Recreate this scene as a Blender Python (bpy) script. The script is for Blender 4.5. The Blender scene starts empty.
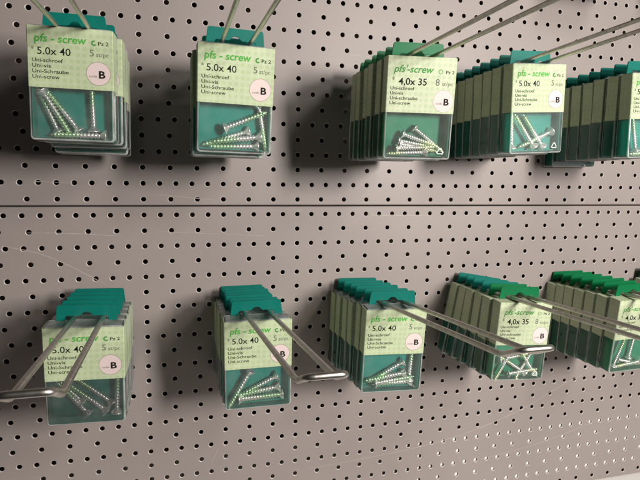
import bpy, bmesh, math, random
from mathutils import Vector, Matrix
rnd = random.Random(7)
MM = 0.001
sc = bpy.context.scene
COL = sc.collection
def V(x, y, z):            # wall coordinates in mm (x right, y up, z out of the wall) -> metres
    return Vector((x * MM, -z * MM, y * MM))

# ------------------------------------------------------------------ materials
def new_mat(name):
    m = bpy.data.materials.new(name); m.use_nodes = True
    nt = m.node_tree
    return m, nt, nt.nodes['Principled BSDF'], nt.nodes['Material Output']
def noise(nt, scale, detail=3, coord='Object', rough=.5, sc3=None):
    tc = nt.nodes.new('ShaderNodeTexCoord'); n = nt.nodes.new('ShaderNodeTexNoise')
    n.inputs['Scale'].default_value = scale; n.inputs['Detail'].default_value = detail; n.inputs['Roughness'].default_value = rough
    if sc3:
        mp = nt.nodes.new('ShaderNodeMapping'); mp.inputs['Scale'].default_value = sc3
        nt.links.new(tc.outputs[coord], mp.inputs['Vector']); nt.links.new(mp.outputs['Vector'], n.inputs['Vector'])
    else:
        nt.links.new(tc.outputs[coord], n.inputs['Vector'])
    return n
def ramp(nt, fac, stops):
    r = nt.nodes.new('ShaderNodeValToRGB'); cr = r.color_ramp
    while len(cr.elements) < len(stops): cr.elements.new(.5)
    for e, (p, c) in zip(cr.elements, stops):
        e.position = p; e.color = (*c, 1) if len(c) == 3 else c
    nt.links.new(fac, r.inputs['Fac']); return r
def bump(nt, b, h, strength, dist):
    n = nt.nodes.new('ShaderNodeBump'); n.inputs['Strength'].default_value = strength; n.inputs['Distance'].default_value = dist
    nt.links.new(h, n.inputs['Height']); nt.links.new(n.outputs['Normal'], b.inputs['Normal'])
def simple(name, col, rough=.5, metal=0, spec=.5):
    m, nt, b, o = new_mat(name)
    b.inputs['Base Color'].default_value = (*col, 1); b.inputs['Roughness'].default_value = rough
    b.inputs['Metallic'].default_value = metal; b.inputs['Specular IOR Level'].default_value = spec
    return m

def painted_board():
    m, nt, b, o = new_mat('painted_pegboard_steel')
    n1 = noise(nt, 5, 4); n2 = noise(nt, 900, 2)
    r = ramp(nt, n1.outputs['Fac'], [(.3, (.252, .221, .209)), (.7, (.302, .264, .251))])
    mix = nt.nodes.new('ShaderNodeMixRGB'); mix.blend_type = 'MULTIPLY'; mix.inputs['Fac'].default_value = .35
    r2 = ramp(nt, n2.outputs['Fac'], [(.3, (.72, .72, .72)), (.7, (1, 1, 1))])
    nt.links.new(r.outputs['Color'], mix.inputs['Color1']); nt.links.new(r2.outputs['Color'], mix.inputs['Color2'])
    # faint rub marks
    n3 = noise(nt, 60, 5, sc3=(.35, 1, 2.6), rough=.7)
    r3 = ramp(nt, n3.outputs['Fac'], [(.64, (0, 0, 0)), (.74, (1, 1, 1))])
    m2 = nt.nodes.new('ShaderNodeMixRGB'); m2.inputs['Color2'].default_value = (.385, .34, .325, 1)
    mu = nt.nodes.new('ShaderNodeMath'); mu.operation = 'MULTIPLY'; mu.inputs[1].default_value = .35
    nt.links.new(r3.outputs['Color'], mu.inputs[0]); nt.links.new(mu.outputs[0], m2.inputs['Fac'])
    nt.links.new(mix.outputs['Color'], m2.inputs['Color1'])
    nt.links.new(m2.outputs['Color'], b.inputs['Base Color'])
    b.inputs['Roughness'].default_value = .48; b.inputs['Specular IOR Level'].default_value = .4
    bump(nt, b, n2.outputs['Fac'], .25, .0001)
    return m
M = {}
M['board'] = painted_board()
M['rim'] = simple('punched_rim_highlight_tint', (.47, .43, .41), .4)  # highlight on the hole edges, painted in as a paler rim colour
M['scratch'] = simple('scratched_paint', (.385, .34, .32), .5)
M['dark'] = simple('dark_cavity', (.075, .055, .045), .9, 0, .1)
M['white'] = simple('white_painted_steel', (.80, .78, .75), .4)

def card(name, c1, c2):
    m, nt, b, o = new_mat(name)
    tc = nt.nodes.new('ShaderNodeTexCoord')
    # faint printed dot pattern, square grid
    mp = nt.nodes.new('ShaderNodeMapping'); mp.inputs['Scale'].default_value = (220, 220, 220)
    nt.links.new(tc.outputs['Object'], mp.inputs['Vector'])
    v = nt.nodes.new('ShaderNodeTexVoronoi'); v.inputs['Randomness'].default_value = .0; v.inputs['Scale'].default_value = 1
    nt.links.new(mp.outputs['Vector'], v.inputs['Vector'])
    r = ramp(nt, v.outputs['Distance'], [(.26, c2), (.42, c1)])
    n = noise(nt, 90, 3)
    rr = ramp(nt, n.outputs['Fac'], [(.25, (.86, .87, .86)), (.75, (1.06, 1.05, 1.04))])
    bump(nt, b, noise(nt, 55, 3).outputs['Fac'], .3, .0006)
    mx = nt.nodes.new('ShaderNodeMixRGB'); mx.blend_type = 'MULTIPLY'; mx.inputs['Fac'].default_value = 1
    nt.links.new(r.outputs['Color'], mx.inputs['Color1']); nt.links.new(rr.outputs['Color'], mx.inputs['Color2'])
    nt.links.new(mx.outputs['Color'], b.inputs['Base Color'])
    b.inputs['Roughness'].default_value = .5; b.inputs['Specular IOR Level'].default_value = .3
    return m
M['card'] = card('pale_green_card', (.485, .56, .375), (.425, .52, .31))
M['card_b'] = card('pale_green_card_later_print', (.49, .545, .38), (.42, .505, .315))

def green(name, col, thin=.45):
    m, nt, b, o = new_mat(name)
    n = noise(nt, 40, 3)
    r = ramp(nt, n.outputs['Fac'], [(.3, tuple(c * .86 for c in col)), (.7, tuple(min(1, c * 1.1) for c in col))])
    nt.links.new(r.outputs['Color'], b.inputs['Base Color'])
    b.inputs['Roughness'].default_value = .42; b.inputs['Specular IOR Level'].default_value = .35
    bump(nt, b, noise(nt, 300, 2).outputs['Fac'], .12, .0002)
    t = nt.nodes.new('ShaderNodeBsdfTranslucent'); nt.links.new(r.outputs['Color'], t.inputs['Color'])
    mx = nt.nodes.new('ShaderNodeMixShader'); mx.inputs['Fac'].default_value = thin
    nt.links.new(b.outputs[0], mx.inputs[1]); nt.links.new(t.outputs[0], mx.inputs[2]); nt.links.new(mx.outputs[0], o.inputs['Surface'])
    return m
M['teal'] = green('teal_plastic', (.005, .255, .205))
M['leaf'] = green('green_plastic', (.003, .235, .08))

def clear(name, haze, rough=.07, tint=(1, 1, 1)):
    m, nt, b, o = new_mat(name); nt.nodes.remove(b)
    tr = nt.nodes.new('ShaderNodeBsdfTransparent'); tr.inputs['Color'].default_value = (*tint, 1)
    gl = nt.nodes.new('ShaderNodeBsdfGlossy'); gl.inputs['Roughness'].default_value = rough
    df = nt.nodes.new('ShaderNodeBsdfDiffuse'); df.inputs['Color'].default_value = (.82, .86, .84, 1)
    tl = nt.nodes.new('ShaderNodeBsdfTranslucent'); tl.inputs['Color'].default_value = (.82, .86, .84, 1)
    a = nt.nodes.new('ShaderNodeMixShader'); a.inputs['Fac'].default_value = .5
    nt.links.new(df.outputs[0], a.inputs[1]); nt.links.new(tl.outputs[0], a.inputs[2])
    h = nt.nodes.new('ShaderNodeMixShader')
    n = noise(nt, 70, 4); r = ramp(nt, n.outputs['Fac'], [(.35, (haze * .6,) * 3), (.7, (haze * 1.35,) * 3)])
    nt.links.new(r.outputs['Color'], h.inputs['Fac'])
    nt.links.new(tr.outputs[0], h.inputs[1]); nt.links.new(a.outputs[0], h.inputs[2])
    fr = nt.nodes.new('ShaderNodeFresnel'); fr.inputs['IOR'].default_value = 1.5
    g = nt.nodes.new('ShaderNodeMixShader')
    bp = nt.nodes.new('ShaderNodeBump'); bp.inputs['Strength'].default_value = .18; bp.inputs['Distance'].default_value = .0003
    nt.links.new(noise(nt, 120, 2).outputs['Fac'], bp.inputs['Height']); nt.links.new(bp.outputs['Normal'], gl.inputs['Normal'])
    nt.links.new(fr.outputs[0], g.inputs['Fac']); nt.links.new(h.outputs[0], g.inputs[1]); nt.links.new(gl.outputs[0], g.inputs[2])
    nt.links.new(g.outputs[0], o.inputs['Surface'])
    return m
M['clear'] = clear('clear_polystyrene', .12, .12)
M['side'] = clear('clear_polystyrene_side', .035, .12)
M['edge'] = clear('clear_polystyrene_edge', .65, .2)
M['lidtop'] = clear('scuffed_clear_polystyrene', .5, .22)

def steel(name, c1, c2, rough, sc=250, bs=.2):
    m, nt, b, o = new_mat(name)
    n = noise(nt, sc, 4)
    r = ramp(nt, n.outputs['Fac'], [(.3, c1), (.7, c2)])
    nt.links.new(r.outputs['Color'], b.inputs['Base Color'])
    b.inputs['Metallic'].default_value = 1; b.inputs['Roughness'].default_value = rough
    bump(nt, b, n.outputs['Fac'], bs, .0001)
    return m
M['wire'] = steel('worn_steel_wire', (.44, .42, .385), (.62, .59, .54), .36)

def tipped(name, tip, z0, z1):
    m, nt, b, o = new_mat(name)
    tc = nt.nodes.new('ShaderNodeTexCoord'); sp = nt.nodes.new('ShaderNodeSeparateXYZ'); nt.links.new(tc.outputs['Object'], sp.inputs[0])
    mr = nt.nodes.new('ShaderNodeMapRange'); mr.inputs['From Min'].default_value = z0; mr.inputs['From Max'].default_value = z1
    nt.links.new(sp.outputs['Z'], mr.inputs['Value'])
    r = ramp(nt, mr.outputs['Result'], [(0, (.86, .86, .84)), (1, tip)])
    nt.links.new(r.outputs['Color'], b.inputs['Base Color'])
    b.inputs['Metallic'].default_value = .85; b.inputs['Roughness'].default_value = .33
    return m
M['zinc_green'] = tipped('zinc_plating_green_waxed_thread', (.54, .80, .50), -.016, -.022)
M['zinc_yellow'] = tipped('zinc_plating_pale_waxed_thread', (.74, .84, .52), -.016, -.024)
M['plate'] = steel('grey_steel_plate', (.25, .23, .22), (.34, .32, .30), .45)
M['ink'] = simple('black_ink', (.010, .012, .010), .7, 0, .12)
M['grey_ink'] = simple('grey_ink', (.13, .14, .11), .7, 0, .12)
M['green_ink'] = simple('green_ink', (.075, .36, .055), .7, 0, .15)
M['green_ink2'] = simple('green_ink_dark', (.055, .26, .05), .7, 0, .15)
M['pink'] = simple('pale_pink_ink', (.66, .55, .53), .6, 0, .2)
M['ring'] = simple('thin_ring_ink', (.30, .27, .22), .4)
M['emboss'] = simple('embossed_frosted_mark', (.55, .68, .60), .4)

# ------------------------------------------------------------------ mesh helpers
def mesh_from(bm, name, mats, smooth=False):
    me = bpy.data.meshes.new(name); bm.normal_update(); bm.to_mesh(me); bm.free()
    for m in mats: me.materials.append(m)
    if smooth:
        for p in me.polygons: p.use_smooth = True
    return me
def link(name, me, parent=None):
    o = bpy.data.objects.new(name, me); COL.objects.link(o)
    if parent: o.parent = parent
    return o
def tag(o, label=None, cat=None, group=None, kind=None):
    if label: o['label'] = label
    if cat: o['category'] = cat
    if group: o['group'] = group
    if kind: o['kind'] = kind
    return o
def add_box(bm, x0, x1, y0, y1, z0, z1, mi=0, bev=0):
    vs = [bm.verts.new(V(x, y, z)) for x in (x0, x1) for y in (y0, y1) for z in (z0, z1)]
    q = [(0, 1, 3, 2), (4, 6, 7, 5), (0, 4, 5, 1), (2, 3, 7, 6), (0, 2, 6, 4), (1, 5, 7, 3)]
    fs = [bm.faces.new([vs[i] for i in f]) for f in q]
    for f in fs: f.material_index = mi
    bmesh.ops.recalc_face_normals(bm, faces=fs)
    if bev:
        es = list({e for f in fs for e in f.edges})
        bmesh.ops.bevel(bm, geom=es, offset=bev * MM, segments=2, affect='EDGES', profile=.6)
def add_tube(bm, pts, r, n=14, mi=0, caps=True):
    rings = []
    T = []
    for i in range(len(pts)):
        a = pts[max(0, i - 1)]; b = pts[min(len(pts) - 1, i + 1)]
        T.append((b - a).normalized())
    up = Vector((0, 0, 1)) if abs(T[0].z) < .9 else Vector((1, 0, 0))
    nrm = T[0].cross(up).normalized()
    for i, p in enumerate(pts):
        nrm = (nrm - T[i] * nrm.dot(T[i])).normalized(); bn = T[i].cross(nrm)
        rings.append([bm.verts.new(p + (nrm * math.cos(2 * math.pi * k / n) + bn * math.sin(2 * math.pi * k / n)) * r * MM) for k in range(n)])
    for a, b in zip(rings, rings[1:]):
        for k in range(n):
            f = bm.faces.new((a[k], a[(k + 1) % n], b[(k + 1) % n], b[k])); f.material_index = mi; f.smooth = True
    if caps:
        bm.faces.new(list(reversed(rings[0]))); bm.faces.new(rings[-1])
def round_path(pts, rad, n=6):
    out = [pts[0]]
    for i in range(1, len(pts) - 1):
        p, a, b = pts[i], pts[i - 1], pts[i + 1]
        d1 = (a - p); d2 = (b - p); t = min(rad * MM, d1.length * .45, d2.length * .45)
        s = p + d1.normalized() * t; e = p + d2.normalized() * t
        for k in range(n + 1):
            u = k / n
            out.append(s * (1 - u) ** 2 + p * 2 * u * (1 - u) + e * u * u)
    out.append(pts[-1]); return out

# ------------------------------------------------------------------ pegboard with real holes
PITCH = 15.0; ROW = 15.08
def pegboard(name, rows, ytop, ybot, label):
    bm = bmesh.new(); N = 20
    X0 = -20 * PITCH; X1 = 60 * PITCH
    for j in rows:
        yc = -j * ROW
        hi = ytop if j == rows[0] else yc + ROW / 2
        lo = ybot if j == rows[-1] else yc - ROW / 2
        w = PITCH if j % 2 == 0 else 25.0
        cnt = int(round((X1 - X0) / w))
        for c in range(cnt):
            xc = X0 + c * w; xa, xb = xc - w / 2, xc + w / 2
            angs = [2 * math.pi * k / N for k in range(N)]
            outer = []
            for a in angs:
                ca, sa = math.cos(a), math.sin(a)
                t = min((w / 2) / abs(ca) if abs(ca) > 1e-6 else 1e9, ((hi - yc) if sa > 0 else (yc - lo)) / abs(sa) if abs(sa) > 1e-6 else 1e9)
                outer.append([xc + ca * t, yc + sa * t])
            for cx, cy in ((xb, hi), (xa, hi), (xa, lo), (xb, lo)):
                k = min(range(N), key=lambda q: (outer[q][0] - cx) ** 2 + (outer[q][1] - cy) ** 2)
                outer[k] = [cx, cy]
            O = [bm.verts.new(V(x, y, 0)) for x, y in outer]
            def ring(r, z): return [bm.verts.new(V(xc + r * math.cos(a), yc + r * math.sin(a), z)) for a in angs]
            R1 = ring(2.95, 0); R2 = ring(2.4, -.3); R3 = ring(2.32, -1.1)
            for A, B in ((O, R1), (R1, R2), (R2, R3)):
                for k in range(N):
                    f = bm.faces.new((A[k], A[(k + 1) % N], B[(k + 1) % N], B[k]))
                    if A is R1: f.material_index = 1
    bmesh.ops.remove_doubles(bm, verts=bm.verts, dist=1e-6)
    bmesh.ops.recalc_face_normals(bm, faces=bm.faces)
    # orientation: front faces look out of the wall (-Y)
    s = sum((f.normal.y * f.calc_area()) for f in bm.faces)
    if s > 0: bmesh.ops.reverse_faces(bm, faces=bm.faces)
    # rolled lips at the top and the bottom
    xs0, xs1 = X0 - 12, X1 - 15
    for yy, sgn in ((ytop, 1), (ybot, -1)):
        prof = [(0, 0), (sgn * .9, -.35), (sgn * 1.3, -1.2), (sgn * 1.3, -14)]
        prev = None
        for dy, z in prof:
            cur = (bm.verts.new(V(xs0, yy + dy, z)), bm.verts.new(V(xs1, yy + dy, z)))
            if prev: bm.faces.new((prev[0], prev[1], cur[1], cur[0]))
            prev = cur
    o = link(name, mesh_from(bm, name, [M['board'], M['rim']])); tag(o, kind='structure')
    return o
SEAM = 8.6
upper = pegboard('pegboard_panel', list(range(-20, 0)), 20 * ROW + 8, SEAM + 1.9, '')
lower = pegboard('pegboard_panel', list(range(0, 24)), SEAM - 1.9, -23 * ROW - 6.5, '')

# scratches worn into the lower panel paint
def scratch(pts, w, parent):
    bm = bmesh.new(); n = 36; P = []
    for i in range(n + 1):
        t = i / n * (len(pts) - 1); k = min(int(t), len(pts) - 2); u = t - k
        p0 = pts[max(k - 1, 0)]; p1 = pts[k]; p2 = pts[k + 1]; p3 = pts[min(k + 2, len(pts) - 1)]
        f = lambda a, b, c, d: .5 * ((2 * b) + (-a + c) * u + (2 * a - 5 * b + 4 * c - d) * u * u + (-a + 3 * b - 3 * c + d) * u ** 3)
        P.append((f(p0[0], p1[0], p2[0], p3[0]), f(p0[1], p1[1], p2[1], p3[1])))
    prev = None
    for i, (x, y) in enumerate(P):
        a = P[max(0, i - 1)]; b = P[min(n, i + 1)]; L = math.hypot(b[0] - a[0], b[1] - a[1])
        nx, ny = -(b[1] - a[1]) / L, (b[0] - a[0]) / L
        ww = w * (.35 + .65 * rnd.random()) * min(1, 6 * i / n + .15, 6 * (1 - i / n) + .15)
        cur = (bm.verts.new(V(x + nx * ww, y + ny * ww, .03)), bm.verts.new(V(x - nx * ww, y - ny * ww, .03)))
        if prev: bm.faces.new((prev[0], prev[1], cur[1], cur[0]))
        prev = cur
    link('scratch', mesh_from(bm, 'scratch', [M['scratch']]), parent)
for pts, w in [([(150, -284), (275, -277), (355, -266), (433, -243.7), (490, -218), (540, -200)], .38),
               ([(-123, -27), (-92, -35), (-66, -48), (-37, -66)], .45),
               ([(-104, -15.5), (-60, -17), (-20, -20)], .35),
               ([(-95, 31), (-60, 30)], .3), ([(10, 20), (70, 14)], .22), ([(230, -1.5), (300, -2)], .3),
               ([(372, -303), (470, -290), (560, -268)], .25), ([(60, -262), (68, -246)], .25), ([(10, -16), (120, -22)], .2)]:
    scratch(pts, w, upper if pts[0][1] > 9 else lower)

def slab(name, x0, x1, y0, y1, z0, z1, mat, kind='structure'):
    bm = bmesh.new(); add_box(bm, x0, x1, y0, y1, z0, z1)
    return tag(link(name, mesh_from(bm, name, [mat])), kind=kind)
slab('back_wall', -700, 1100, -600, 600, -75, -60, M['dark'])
# white riser just behind the foot of the pegboard (seen through its lowest holes)
bm = bmesh.new()
vs = [V(-330, -17.4 * ROW, -30), V(340, -17.3 * ROW, -2.6), V(900, -17.2 * ROW, -1.3), V(900, -22.55 * ROW, -1.3), V(340, -22.55 * ROW, -1.8), V(-330, -22.55 * ROW, -24)]
fr = [bm.verts.new(v) for v in vs]; bk = [bm.verts.new(v + Vector((0, .004, 0))) for v in vs]
for q in ((0, 1, 4, 5), (1, 2, 3, 4)):
    bm.faces.new([fr[i] for i in q]); bm.faces.new([bk[i] for i in reversed(q)])
for i in range(6): bm.faces.new((fr[i], fr[(i + 1) % 6], bk[(i + 1) % 6], bk[i]))
bmesh.ops.recalc_face_normals(bm, faces=bm.faces)
tag(link('riser_strip', mesh_from(bm, 'riser_strip', [M['white']])), kind='structure')
bm = bmesh.new(); add_box(bm, -330, 900, -23 * ROW - 40, -23 * ROW - 8.3, -55, 330, 0, 2)
tag(link('base_shelf', mesh_from(bm, 'base_shelf', [M['white']])), 'white steel base shelf along the foot of the pegboard', 'shelf')

# ------------------------------------------------------------------ lettering
def text_mesh(name, s, mat, x0, x1, ybase, h, bold=0, shear=0, z=.2, ref=None, align_w=True):
    """text from x0 to x1 (mm), baseline ybase, cap height h"""
    def raw(t):
        cu = bpy.data.curves.new('lettering', 'FONT'); cu.body = t; cu.size = 1; cu.offset = bold; cu.shear = shear; cu.resolution_u = 3
        ob = bpy.data.objects.new('lettering', cu); COL.objects.link(ob)
        dg = bpy.context.evaluated_depsgraph_get(); dg.update()
        me = bpy.data.meshes.new_from_object(ob.evaluated_get(dg)); bpy.data.objects.remove(ob)
        return me
    me = raw(s); cap = raw('H')
    ch = max(v.co.y for v in cap.vertices); bpy.data.meshes.remove(cap)
    xa = min(v.co.x for v in me.vertices); xb = max(v.co.x for v in me.vertices)
    sx = (x1 - x0) / (xb - xa); sy = h / ch
    for v in me.vertices:
        v.co = V(x0 + (v.co.x - xa) * sx, ybase + v.co.y * sy, z)
    me.name = name; me.materials.clear(); me.materials.append(mat)
    return me
def join_meshes(name, mes):
    bm = bmesh.new(); mats = []
    for me in mes:
        k = len(bm.faces)
        bm.from_mesh(me)
        mt = me.materials[0]
        if mt not in mats: mats.append(mt)
        bm.faces.ensure_lookup_table()
        for f in bm.faces[k:]: f.material_index = mats.index(mt)
        bpy.data.meshes.remove(me)
    return mesh_from(bm, name, mats)
def disc(name, cx, cy, r0, r1, mat, z=.2, xmax=None, n=40):
    bm = bmesh.new()
    def pt(r, a, zz):
        x = cx + r * math.cos(a); x = min(x, xmax) if xmax else x
        return bm.verts.new(V(x, cy + r * math.sin(a), zz))
    out = [pt(r1, 2 * math.pi * k / n, z) for k in range(n)]
    if r0 <= 0: bm.faces.new(out)
    else:
        inn = [pt(r0, 2 * math.pi * k / n, z) for k in range(n)]
        for k in range(n):
            bm.faces.new((inn[k], out[k], out[(k + 1) % n], inn[(k + 1) % n]))
    return mesh_from(bm, name, [mat])
def arc(name, cx, cy, r0, r1, a0, a1, mat, z=.2, n=18):
    bm = bmesh.new(); prev = None
    for k in range(n + 1):
        a = math.radians(a0 + (a1 - a0) * k / n)
        cur = (bm.verts.new(V(cx + r0 * math.cos(a), cy + r0 * math.sin(a), z)), bm.verts.new(V(cx + r1 * math.cos(a), cy + r1 * math.sin(a), z)))
        if prev: bm.faces.new((prev[0], prev[1], cur[1], cur[0]))
        prev = cur
    return mesh_from(bm, name, [mat])

# local box frame: origin at the top middle of the card front, x right, y up, z out
W2 = 28.0; LH = 41.7; H = 78.4; T = 14.6
def lettering_set(kind):
    out = []
    L = -W2
    if kind == 'five':
        out.append(('title_lettering', text_mesh('t', 'pfs - screw', M['green_ink'], L + 4.4, L + 38.6, -10.6, 5.3, .02, .12)))
        out.append(('size_lettering', join_meshes('size', [text_mesh('a', '*', M['ink'], L + 2.5, L + 4.2, -18.2, 4.2), text_mesh('a', '5.0x 40', M['ink'], L + 6.3, L + 28.0, -19.2, 4.9, .006)])))
        out.append(('count_lettering', join_meshes('count', [text_mesh('a', '5', M['grey_ink'], L + 40.6, L + 43.4, -18.4, 4.6), text_mesh('a', 'st/pc', M['grey_ink'], L + 45, L + 53.3, -18.4, 2.9)])))
        ls = [('Uni-schroef', 20), ('Uni-vis', 12), ('Uni-Schraube', 23.6), ('Uni-screw', 17.6)]
        out.append(('drive_symbol', join_meshes('drive', [arc('c', L + 43.6, -9.2, .9, 1.9, 60, 320, M['green_ink2']), text_mesh('a', 'Pz 2', M['ink'], L + 46.4, L + 53.4, -10.6, 2.5, .01)])))
        cx, cy, r = L + 46.2, -30.2, 8.2
    else:
        out.append(('title_lettering', text_mesh('t', "pfs'-screw", M['green_ink2'], L + 4.6, L + 37.5, -11.0, 5.4, .014, .3)))
        out.append(('size_lettering', join_meshes('size', [text_mesh('a', '*', M['ink'], L + 3.9, L + 5.9, -19.2, 4.6), text_mesh('a', '4,0x 35', M['ink'], L + 9.2, L + 32.2, -20.4, 5.2, .014)])))
        out.append(('count_lettering', join_meshes('count', [text_mesh('a', '8', M['grey_ink'], L + 39.5, L + 42.8, -20.2, 5.0), text_mesh('a', 'st/pc', M['grey_ink'], L + 44.8, L + 54.0, -20.2, 3.0)])))
        ls = [('Uni-schroef', 19.5), ('Uni-vis', 10.5), ('Uni-schraube', 22.6), ('Uni-screw', 17.0)]
        out.append(('drive_symbol', join_meshes('drive', [disc('c', L + 43.2, -9.6, 1.35, 1.75, M['green_ink2']), text_mesh('a', 'Pz 2', M['ink'], L + 47.6, L + 54.4, -11.0, 2.3, .012)])))
        cx, cy, r = L + 47.0, -32.0, 8.6
    out.append(('language_lines', join_meshes('lines', [text_mesh('a', s, M['ink'], L + 2.8, L + 2.8 + w, -24.4 - 3.75 * i, 2.55, .008) for i, (s, w) in enumerate(ls)])))
    out.append(('code_circle', join_meshes('circle', [disc('a', cx, cy, 0, r, M['pink'], .17, W2 - .3), disc('b', cx, cy, r - .25, r + .1, M['ring'], .2, W2 - .25)])))
    out.append(('code_lettering', join_meshes('code', [text_mesh('a', 'code', M['grey_ink'], cx - 6.2, cx - .9, cy - 2.7, 1.7, z=.24), text_mesh('a', 'B', M['ink'], cx + .2, cx + 4.6, cy - 3.0, 5.0, .03, z=.24)])))
    return out

def rrect(x0, x1, y0, y1, r, n=5):
    P = []
    for cx, cy, a0 in ((x1 - r, y1 - r, 0), (x0 + r, y1 - r, 90), (x0 + r, y0 + r, 180), (x1 - r, y0 + r, 270)):
        for k in range(n + 1):
            a = math.radians(a0 + 90 * k / n); P.append((cx + r * math.cos(a), cy + r * math.sin(a)))
    return P
def cover_mesh():
    bm = bmesh.new(); x = W2 + .25
    rings = []
    for ins, z in ((1.25, -.05), (.65, -.2), (.2, -.6), (0, -1.4), (0, -T)):
        rings.append([bm.verts.new(V(a, b, z)) for a, b in rrect(-x + ins, x - ins, -H + ins, .9 - ins, 2.6 - min(ins, 1.0) * .8)])
    n = len(rings[0])
    for i, (A, B) in enumerate(zip(rings, rings[1:])):
        for k in range(n):
            f = bm.faces.new((A[k], A[(k + 1) % n], B[(k + 1) % n], B[k])); 
            f.material_index = 1 if i < 3 else 0
            if i == 3: f.material_index = 3
            if i == 3 and abs((A[k].co.z + A[(k + 1) % n].co.z) / 2 - .9 * MM) < .1 * MM: f.material_index = 2
    f = bm.faces.new(rings[0]); f.material_index = 0
    # bright back lip of the lid
    back = []
    for ins, z in ((-.25, -T + .9), (-.45, -T + .4), (-.1, -T - .05)):
        back.append([bm.verts.new(V(a, b, z)) for a, b in rrect(-x + ins, x - ins, -H + ins, .9 - ins, 2.6)])
    for A, B in zip(back, back[1:]):
        for k in range(n):
            f = bm.faces.new((A[k], A[(k + 1) % n], B[(k + 1) % n], B[k])); f.material_index = 1
    bmesh.ops.recalc_face_normals(bm, faces=bm.faces)
    return mesh_from(bm, 'clear_cover', [M['clear'], M['edge'], M['lidtop'], M['side']])
def tray_mesh(mat, wall):
    bm = bmesh.new(); x = W2 - 1.2
    add_box(bm, -x + .7, x - .7, -H + 2.2, -.2, -T + .1, -10.9)              # back block of the tray
    add_box(bm, -x, -x + .7, -H + 2.2, -.2, -T + .1, -2.2, 1)               # thin see-through side walls
    add_box(bm, x - .7, x, -H + 2.2, -.2, -T + .1, -2.2, 1)
    add_box(bm, -x + .7, x - .7, -H + 2.2, -H + 3.0, -10.9, -6.5)    # floor
    return mesh_from(bm, 'tray', [mat, wall])
def tab_mesh(mat):
    # hang tab: a bridge with an open euro-style slot and a notch in the middle
    prof = [(-22.2, -.2), (-20.9, 11.9), (-20.4, 12.9), (-19.4, 13.4), (19.4, 13.4), (20.4, 12.9), (20.9, 11.9), (22.2, -.2),
            (15.6, -.2), (15.2, 4.0), (14.2, 4.7), (5.2, 4.7)]
    prof += [(3.9 * math.cos(math.radians(a)), 4.6 + 3.2 * math.sin(math.radians(a))) for a in range(15, 180, 25)]
    prof += [(-5.2, 4.7), (-14.2, 4.7), (-15.2, 4.0), (-15.6, -.2)]
    bm = bmesh.new()
    a = [bm.verts.new(V(x, y, -T + 1.35)) for x, y in prof]; b = [bm.verts.new(V(x, y, -T + .05)) for x, y in prof]
    f1 = bm.faces.new(a); f2 = bm.faces.new(list(reversed(b)))
    n = len(prof)
    for k in range(n): bm.faces.new((a[k], b[k], b[(k + 1) % n], a[(k + 1) % n]))
    bmesh.ops.recalc_face_normals(bm, faces=bm.faces)
    es = [e for e in bm.edges if e.calc_length() > 0 and abs(e.verts[0].co.y - e.verts[1].co.y) < 1e-7]
    bmesh.ops.bevel(bm, geom=es, offset=.22 * MM, segments=2, affect='EDGES')
    return mesh_from(bm, 'hang_tab', [mat])
def card_mesh(kind):
    bm = bmesh.new(); x = W2 + .32; zf = .12; zb = -T + 1.4
    cuts = [(-x, zb), (-x, zf - .5), (-x + .5, zf), (x - .5, zf), (x, zf - .5), (x, zb)]
    t = [bm.verts.new(V(a, 0, z)) for a, z in cuts]; b = [bm.verts.new(V(a, -LH, z)) for a, z in cuts]
    for k in range(5): bm.faces.new((t[k], t[k + 1], b[k + 1], b[k]))
    ti = [bm.verts.new(V(a * .985, 0, z - .2)) for a, z in cuts]; bi = [bm.verts.new(V(a * .985, -LH, z - .2)) for a, z in cuts]
    for k in range(5):
        bm.faces.new((t[k + 1], t[k], ti[k], ti[k + 1])); bm.faces.new((b[k], b[k + 1], bi[k + 1], bi[k]))
    if kind == 'four':      # later print folds over the top of the box
        q = [(-x, zb), (-x, zf - .5), (-x + .5, zf), (x - .5, zf), (x, zf - .5), (x, zb)]
        up = [bm.verts.new(V(a, 1.15, z)) for a, z in q]
        for k in range(5): bm.faces.new((t[k + 1], t[k], up[k], up[k + 1]))
        bm.faces.new(up)
    bmesh.ops.recalc_face_normals(bm, faces=bm.faces)
    return mesh_from(bm, 'card', [M['card' if kind == 'five' else 'card_b']])
def triangle_mark():
    bm = bmesh.new(); c = (W2 - 8.5, -H + 6.5)
    P = [Vector((c[0] + 3.6 * math.cos(math.radians(a)), c[1] + 3.4 * math.sin(math.radians(a)), 0)) for a in (90, 210, 330)]
    for i in range(3):
        a, b = P[i], P[(i + 1) % 3]; d = (b - a); a2 = a + d * .12; b2 = b - d * .22; n = Vector((-d.y, d.x, 0)).normalized() * .38
        bm.faces.new([bm.verts.new(V(p.x, p.y, .05)) for p in (a2 + n, b2 + n, b2 - n, a2 - n)])
        h = b - d * .05
        bm.faces.new([bm.verts.new(V(p.x, p.y, .05)) for p in (b2 + n * 2.4, h, b2 - n * 2.4)])
    return mesh_from(bm, 'recycling_mark', [M['emboss']])
COVER = cover_mesh(); TRIM = triangle_mark()
M['tray_teal'] = green('teal_tray_plastic', (.013, .40, .32)); M['tray_leaf'] = green('green_tray_plastic', (.013, .35, .18))
M['wall_teal'] = green('thin_teal_plastic', (.014, .46, .37), .6); M['wall_leaf'] = green('thin_green_plastic', (.014, .40, .21), .6)
TRAY = {k: tray_mesh(M['tray_' + k], M['wall_' + k]) for k in ('teal', 'leaf')}
TAB = {k: tab_mesh(M[k]) for k in ('teal', 'leaf')}
CARD = {k: card_mesh(k) for k in ('five', 'four')}
LET = {k: lettering_set(k) for k in ('five', 'four')}

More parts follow.
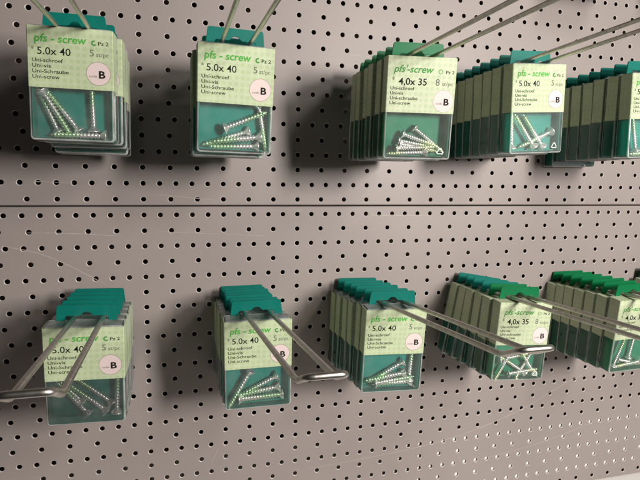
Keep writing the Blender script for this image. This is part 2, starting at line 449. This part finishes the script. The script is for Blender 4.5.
def pose(x, y, z, pi, yw, ro):
    # wall-frame rotation Rz(ro) Ry(yw) Rx(pi) conjugated into Blender axes
    R = Matrix.Rotation(ro, 3, 'Z') @ Matrix.Rotation(yw, 3, 'Y') @ Matrix.Rotation(pi, 3, 'X')
    A = Matrix(((1, 0, 0), (0, 0, -1), (0, 1, 0)))     # wall -> blender
    return Matrix.Translation(V(x, y, z)) @ (A @ R @ A.transposed()).to_4x4()
def build_box(kind, colour):
    root = bpy.data.objects.new('screw_box', None); COL.objects.link(root); root.empty_display_size = .01
    link('clear_cover', COVER, root); 
    tr = link('tray', TRAY[colour], root); link('hang_tab', TAB[colour], root)
    c = link('card', CARD[kind], root)
    for nm, me in LET[kind]: link(nm, me, c)
    return root
def copy_tree(o, parent=None):
    c = o.copy(); COL.objects.link(c)
    if parent: c.parent = parent
    for ch in list(o.children): copy_tree(ch, c)
    return c
PROTO = {}
def box(kind, colour, mat, label, group):
    key = (kind, colour)
    if key not in PROTO: o = PROTO[key] = build_box(kind, colour)
    else: o = copy_tree(PROTO[key])
    o.matrix_world = mat
    tag(o, label, 'screw box', group)
    return o

# ------------------------------------------------------------------ screws
def screw_mesh(L, D, HD, mt):
    bm = bmesh.new(); n = 16; prof = []
    # head (z from 0 downwards)
    nz = int(L / .28)
    rings = []
    pitch = D * .5; core = D * .31
    hh = HD * .42
    for i in range(nz + 1):
        s = L * i / nz
        ring = []
        for k in range(n):
            a = 2 * math.pi * k / n
            if s < .5: r = HD / 2
            elif s < hh: r = HD / 2 + (core * 1.15 - HD / 2) * (s - .5) / (hh - .5)
            else:
                ph = ((s / pitch) - a / (2 * math.pi)) % 1.0
                ridge = max(0, 1 - abs(ph - .5) / .27)
                taper = min(1, (L - s) / (D * .95)); taper = max(taper, .03)
                r = (core + (D / 2 - core) * ridge * min(1, (s - hh) / 2)) * taper
            ring.append(bm.verts.new(Vector((r * math.cos(a), r * math.sin(a), -s)) * MM))
        rings.append(ring)
    for A, B in zip(rings, rings[1:]):
        for k in range(n): bm.faces.new((A[k], B[k], B[(k + 1) % n], A[(k + 1) % n]))
    bm.faces.new(list(reversed(rings[-1])))
    # head face with a cross recess
    r1 = [bm.verts.new(Vector((HD * .33 * math.cos(2 * math.pi * k / n) * (1 if k % 4 in (0,) else .55), HD * .33 * math.sin(2 * math.pi * k / n) * (1 if k % 4 in (0,) else .55), 0)) * MM) for k in range(n)]
    r2 = [bm.verts.new(Vector((HD * .18 * math.cos(2 * math.pi * k / n) * (1 if k % 4 in (0,) else .4), HD * .18 * math.sin(2 * math.pi * k / n) * (1 if k % 4 in (0,) else .4), -1.6)) * MM) for k in range(n)]
    for A, B in ((rings[0], r1), (r1, r2)):
        for k in range(n): bm.faces.new((A[k], A[(k + 1) % n], B[(k + 1) % n], B[k]))
    bm.faces.new(r2)
    bmesh.ops.recalc_face_normals(bm, faces=bm.faces)
    me = mesh_from(bm, 'screw', [mt])
    for p in me.polygons: p.use_smooth = True
    return me
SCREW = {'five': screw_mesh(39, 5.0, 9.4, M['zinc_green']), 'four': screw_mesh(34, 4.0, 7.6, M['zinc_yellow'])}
def place_screw(kind, boxm, hu, hv, tu, tv, dh, dt, label, group):
    """head at (hu,hv), pointing towards (tu,tv) in the box plane; dh/dt depth of head and tip behind the window"""
    L = 39 if kind == 'five' else 34
    dh = dh * .6 + 1.7; dt = dt * .6 + 1.7
    h = Vector((hu, hv, -dh)); d = Vector((tu - hu, tv - hv, 0)).normalized()
    dz = -(dt - dh); pl = math.sqrt(max(1, L * L - dz * dz))
    d = Vector((d.x * pl, d.y * pl, dz)).normalized()
    # wall -> blender
    hB = V(*h); dB = Vector((d.x, -d.z, d.y))
    q = (-dB).to_track_quat('Z', 'Y').to_matrix().to_4x4()
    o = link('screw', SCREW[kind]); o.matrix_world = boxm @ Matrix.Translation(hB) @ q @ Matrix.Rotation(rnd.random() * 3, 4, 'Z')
    tag(o, label, 'screw', group)

# ------------------------------------------------------------------ stacks
FIT = {  # x, y, z of the top middle of the front card, pitch, yaw, roll
 'T1': (-37.7, 140.8, 106.2, -.007, -.049, -.015), 'T2': (77.4, 134.0, 121.8, .112, .011, -.023),
 'T3': (221.0, 132.6, 132.9, .09, -.121, -.002), 'T4': (346.0, 141.2, 109.2, .048, .033, .056),
 'T5': (472.0, 140.3, 112.8, .02, .0, .05), 'B1': (-36.5, -74.1, 115.1, .074, -.029, -.022),
 'B2': (95.2, -79.9, 104.3, .063, -.026, .008), 'B3': (217.8, -76.6, 107.0, .066, -.059, -.023),
 'B4': (356.0, -80.1, 100.2, .045, -.046, -.045), 'B5': (488.4, -81.7, 106.6, .101, -.001, .014),
 'B6': (612.0, -80.0, 104.0, .08, .0, .0)}
DIR = {'T1': (.06, -.079), 'T2': (.002, -.044), 'T3': (.001, .0), 'T4': (.012, .025), 'T5': (.012, .025),
       'B1': (.041, .068), 'B2': (.040, .068), 'B3': (.040, .068), 'B4': (.023, .038), 'B5': (.023, .038), 'B6': (.023, .038)}
# each stack: kind, list of (z of front, dx, dy, colour) behind the front box
def even(n, gap, start): return [(start - gap * (k + 1), rnd.uniform(-1.1, 1.1), rnd.uniform(-.4, .4)) for k in range(n)]
STK = {
 'T1': ('five', 'teal', [(89, 5.2, -2.5), (72, 6.2, -6), (54, 7, -11.5)], None),
 'T2': ('five', 'teal', [(104, -3.5, -3), (87, -4, -4), (70, 2, -4)], None),
 'T3': ('four', 'leaf', even(5, 16.2, 132.9), None),
 'T4': ('five', 'teal', [(92.5, 0, 0), (77, .3, 0), (61.5, -.3, .2), (46, 0, -.2), (30.8, .4, 0), (15.6, 0, 0)], None),
 'T5': ('five', 'teal', [(97, 0, 0), (80.5, -.5, .2), (65, .3, 0), (49.5, 0, 0), (33.5, -.4, 0), (17, -2.5, -6)], None),
 'B1': ('five', 'teal', [(94.5, .3, 0), (74, .8, 0), (53.5, .2, 0), (33, .6, 0)], None),
 'B2': ('five', 'teal', even(6, 14.8, 104.3), None),
 'B3': ('five', 'teal', [(91.8, .5, 0), (74, -1, .4), (56, .3, 0), (36.5, .4, -.2), (20, 0, .2)], None),
 'B4': ('four', 'leaf', [(83.5, -.8, .2), (67.5, .4, 0), (52, -.3, .2), (37, .5, 0), (22, -.5, 0)], ['leaf', 'teal', 'teal', 'teal', 'teal']),
 'B5': ('four', 'leaf', [(90, -.5, 0), (73.5, .6, .2), (58.5, -.2, 0), (43.5, 0, .2), (29, .5, 0), (15.5, -.5, 0)], None),
 'B6': ('four', 'leaf', even(5, 16.5, 104), None)}
PLACE = {'1': 'leftmost', '2': 'second', '3': 'third', '4': 'fourth', '5': 'fifth', '6': 'sixth'}
ORD = ['front', 'second', 'third', 'fourth', 'fifth', 'sixth', 'seventh', 'eighth']
SIZE = {'five': '5.0x 40', 'four': '4,0x 35'}
BOXM = {}
for key in FIT:
    kind, colour, back, cols = STK[key]
    row = 'upper' if key[0] == 'T' else 'lower'
    nth = PLACE[key[1]]
    x, y, z, pi, yw, ro = FIT[key]; dx, dy = DIR[key]
    grp = 'hanging screw boxes in the %s stack of the %s row' % (nth, row)
    shade = 'teal' if colour == 'teal' else 'green'
    m = pose(x, y, z, pi, yw, ro); BOXM[key] = m
    fb = box(kind, colour, m, 'front %s-backed screw box marked %s in the %s stack of the %s row' % (shade, SIZE[kind], nth, row), grp)
    if key in ('T3', 'T4'): link('recycling_mark', TRIM, fb)
    for i, (zz, jx, jy) in enumerate(back):
        c = cols[i] if cols else colour
        sh = 'teal' if c == 'teal' else 'green'
        last = i == len(back) - 1
        s = (z - zz)
        mm = pose(x - dx * s + jx, y - dy * s + jy, zz, pi * .8 + rnd.uniform(-.012, .012), yw * .7 + rnd.uniform(-.022, .022), ro * .7 + rnd.uniform(-.011, .011) - (.032 * (i + .6) if key == 'B4' else 0))
        BOXM[key + str(i + 1)] = mm
        o = box(kind, c, mm, '%s screw box with %s hang tab, %s in the %s %s-row stack' % ('rearmost' if last else ORD[i + 1], sh, 'nearest the pegboard' if last else 'counted from the front', nth, row), grp)

for nth, xx in (('fifth', 470.0), ('sixth', 597.0)):  # unseen boxes added above the view to shade the top right corner
    for i, zz in enumerate((112.0, 74.0, 34.0)):
        o = box('four', 'leaf', pose(xx, 320.0, zz, .03, 0, 0), '%s green-backed screw box hanging above the %s upper stack, unseen, added for its shadow' % (('front', 'middle', 'rear')[i], nth), 'unseen screw boxes of the next row up, added for shadow')

# hooks
def hook(key):
    row = 'upper' if key[0] == 'T' else 'lower'; nth = PLACE[key[1]]
    x, y, z, pi, yw, ro = FIT[key]; dx, dy = DIR[key]
    P = BOXM[key] @ V(0, 2.7, -14)
    px, py, pz = P.x / MM, P.z / MM, -P.y / MM
    at = lambda sx, zz, oy=0: V(px + sx + dx * (zz - pz), py + dy * (zz - pz) + oy, zz)
    zb = pz + {'B1': 171, 'B2': 178, 'B3': 171}.get(key, 168); px += 1.4 if key == 'B1' else 0
    pts = []
    S = 10.4
    tipL = at(-S, zb) + V(dx * 17, 8.5, 17); tipR = at(S, zb) + V(dx * 17, 8.5, 17)
    path = [at(-S, 1.8), at(-S, 60), at(-S, zb), tipL, tipR, at(S, zb), at(S, 60), at(S, 1.8)]
    root = bpy.data.objects.new('wire_hook', None); COL.objects.link(root); root.location = at(0, 0); root.empty_display_size = .01
    bm = bmesh.new(); add_tube(bm, [p - root.location for p in round_path(path, 4.5)], 1.5 if row == 'upper' else 1.85, 16)
    link('wire_loop', mesh_from(bm, 'wire_loop', [M['wire']]), root)
    bm = bmesh.new(); add_box(bm, -13, 13, -10, -1, .15, 1.9, 0, .5)
    link('mounting_plate', mesh_from(bm, 'mounting_plate', [M['plate']]), root)
    lab = 'grey double wire hook carrying the %s stack of screw boxes in the %s row' % (nth, row)
    tag(root, lab, 'hook', 'double wire hooks on the pegboard')
for key in FIT: hook(key)

# screws lying in the front boxes
SC = {
 'T1': [((-20.8, -43.5), (-2.4, -74.7), 4.6, 6, 'long screw slanting down from the upper left'),
        ((-11.2, -72.6), (-22.9, -46), 9, 10, 'screw leaning left with its head at the bottom'),
        ((2.8, -71.2), (-17.2, -44.9), 9.4, 9, 'screw sloping across the middle, head low'),
        ((13.0, -71.0), (12.0, -41.8), 8, 7, 'upright screw at the right'),
        ((21.8, -73.6), (-16.3, -74.2), 5.2, 4, 'flat screw lying along the bottom')],
 'T2': [((-8.1, -60.2), (23.1, -46.7), 6, 8, 'topmost screw rising to the right'),
        ((11.9, -61.2), (-13.3, -69.9), 10, 9, 'short-looking screw in the middle of the pile'),
        ((21.0, -65.1), (-20.1, -71.1), 5.4, 5, 'long screw sloping down to the left'),
        ((19.2, -72.6), (-20.0, -74.6), 8.8, 9.4, 'lowest screw lying almost flat'),
        ((18.2, -40.0), (25.0, -73.6), 10.2, 6, 'steep screw on the right with its head under the card')],
 'T3': [((-1.6, -53.1), (18.3, -68.0), 9, 6, 'topmost small screw with head up'),
        ((-11.8, -58.2), (20.8, -68.5), 7, 6, 'second small screw of the pile, head at left'),
        ((-14.5, -63.8), (19.6, -69.0), 10, 9, 'small screw in the middle of the pile'),
        ((-16.9, -70.2), (18.4, -68.2), 5, 5, 'small screw with its head near the left'),
        ((9.3, -72.7), (-24.6, -74.6), 4.6, 6, 'lowest small screw with its head at right'),
        ((-13.3, -66.7), (22.3, -72.3), 9.5, 8, 'small screw under the pile, pointing right')],
 'T4': [((1.2, -72.7), (-20.3, -43.8), 5.5, 6, 'long screw slanting from upper left to the bottom'),
        ((12.5, -73.0), (-11.0, -42.6), 8.6, 9, 'second slanting screw, parallel to its neighbour'),
        ((-21.2, -73.7), (-22.2, -51.9), 9.4, 9, 'upright screw against the left side'),
        ((21.9, -58.7), (-9.4, -71.0), 10, 9, 'screw with its head at the right')],
 'T5': [((-14, -72), (-19, -45), 6, 6, 'upright screw near the left side'), ((17, -73.5), (-20, -74.5), 6, 6, 'flat screw along the bottom')],
 'B1': [((0.4, -72.6), (-18.7, -47.9), 5.5, 6, 'left screw, slanting with its head down'),
        ((13.6, -72.0), (-9.9, -50.9), 8.5, 8, 'middle screw, slanting with its head down'),
        ((17.6, -66.0), (-8.0, -44.3), 10.5, 11, 'upper slanting screw behind the others'),
        ((21.3, -72.6), (22.3, -44.1), 5.4, 5, 'upright screw by the right side'),
        ((-4, -64), (-22, -43.1), 10, 10, 'leftmost screw just under the card')],
 'B2': [((-6.2, -46.1), (-22.4, -74.0), 6, 6, 'steep screw with its head under the card'),
        ((17.4, -53.4), (-14.4, -68.9), 9.4, 9, 'screw rising to the right with a high head'),
        ((19.1, -62.7), (-20.3, -69.0), 5.6, 7, 'long screw across the middle'),
        ((-16.8, -71.2), (20.4, -70.4), 5, 6, 'screw lying with its head at the left'),
        ((22.0, -71.2), (-16.0, -73.7), 10, 10, 'lowest screw at the back')],
 'B3': [((12.7, -52.2), (-13.2, -67.3), 9, 8, 'topmost screw rising to the right'),
        ((14.1, -62.2), (-24.2, -69.2), 5.4, 6, 'screw sloping gently across the middle'),
        ((-14.4, -71.5), (14.9, -67.7), 5, 6, 'screw with its head at the lower left'),
        ((21.5, -72.0), (-12.7, -73.4), 9.4, 9, 'lowest flat screw with its head at right'),
        ((19.8, -71.2), (20.5, -41.4), 10, 10, 'upright screw at the right')],
 'B4': [((-7.3, -51.7), (-19.0, -74.9), 6, 5, 'small screw leaning left'), ((21.6, -73.7), (4.8, -51.5), 5, 5, 'small screw leaning right with head down'),
        ((12.7, -73.8), (-16.1, -56.6), 9, 9, 'small screw sloping across the middle'), ((-8.0, -73.2), (16.3, -70.1), 4.6, 5, 'lowest small screw'),
        ((-17.3, -60.2), (13.3, -53.8), 10, 10, 'small screw near the card'), ((18, -52), (6, -74), 10, 9, 'small screw at the upper right')],
 'B5': [((-18.9, -74.2), (-11.6, -49.6), 6, 5, 'small screw standing at the left'), ((15.6, -70.9), (-15.2, -74.0), 5, 5, 'small screw lying along the bottom'),
        ((1.6, -67.2), (3.8, -45.9), 9, 8, 'small upright screw in the middle'), ((-12.8, -67.4), (14.8, -74.3), 9.5, 9, 'small screw sloping to the right')]}
for key, L in SC.items():
    row = 'upper' if key[0] == 'T' else 'lower'
    for (h, t, a, b, d) in L:
        place_screw(STK[key][0], BOXM[key], h[0], h[1], t[0], t[1], a, b,
                    '%s, %s %s-row box' % (d, PLACE[key[1]], row), 'loose screws inside the boxes')

# ------------------------------------------------------------------ camera
Rm = Matrix(((0.9670157908, 0.0145720426, 0.2542992644), (0.0187094078, 0.9916019159, -0.1279671774), (-0.2540283809, 0.1285040702, 0.9586220765)))
A = Matrix(((1, 0, 0), (0, 0, -1), (0, 1, 0)))
cam = bpy.data.cameras.new('camera'); co = bpy.data.objects.new('camera', cam); COL.objects.link(co)
co.matrix_world = Matrix.Translation(V(38.334, 41.574, 514.219)) @ (A @ Rm.transposed()).to_4x4()
cam.sensor_width = 36; cam.lens = 510.5875 / 640 * 36; cam.clip_start = .01; cam.clip_end = 50
sc.camera = co

# ------------------------------------------------------------------ light: shop ceiling lamps and an added glare lamp
def area(name, pos, target, sx, sy, power, col, spread=math.pi):
    l = bpy.data.lights.new(name, 'AREA'); l.shape = 'RECTANGLE'; l.size = sx; l.size_y = sy; l.energy = power; l.color = col; l.spread = spread
    o = bpy.data.objects.new(name, l); COL.objects.link(o); o.location = V(*pos)
    o.rotation_euler = (V(*target) - V(*pos)).to_track_quat('-Z', 'Y').to_euler()
    return o
area('ceiling_lamp_right', (650, 225, 1040), (270, 40, 0), .14, .26, 17.2, (1.0, .935, .875))
area('ceiling_lamp_above', (660, 560, 980), (240, 20, 0), .14, .18, 3.7, (1.0, .945, .88))
area('ceiling_lamp_far', (-200, 1300, 2300), (200, 0, 0), 1.4, .5, .5, (1.0, .95, .90))
area('added_glare_lamp', (1180, 60, 1240), (340, 80, 0), .5, .34, .9, (1.0, .84, .82))  # unseen pinkish source added to put glare on the fourth upper window
w = bpy.data.worlds.new('World'); sc.world = w; w.use_nodes = True
w.node_tree.nodes['Background'].inputs['Color'].default_value = (.95, .93, .90, 1)
w.node_tree.nodes['Background'].inputs['Strength'].default_value = .015

sc.render.engine = 'CYCLES'
sc.cycles.transparent_max_bounces = 24; sc.cycles.max_bounces = 10
sc.view_settings.view_transform = 'Standard'; sc.view_settings.look = 'None'
sc.view_settings.exposure = 0; sc.view_settings.gamma = 1
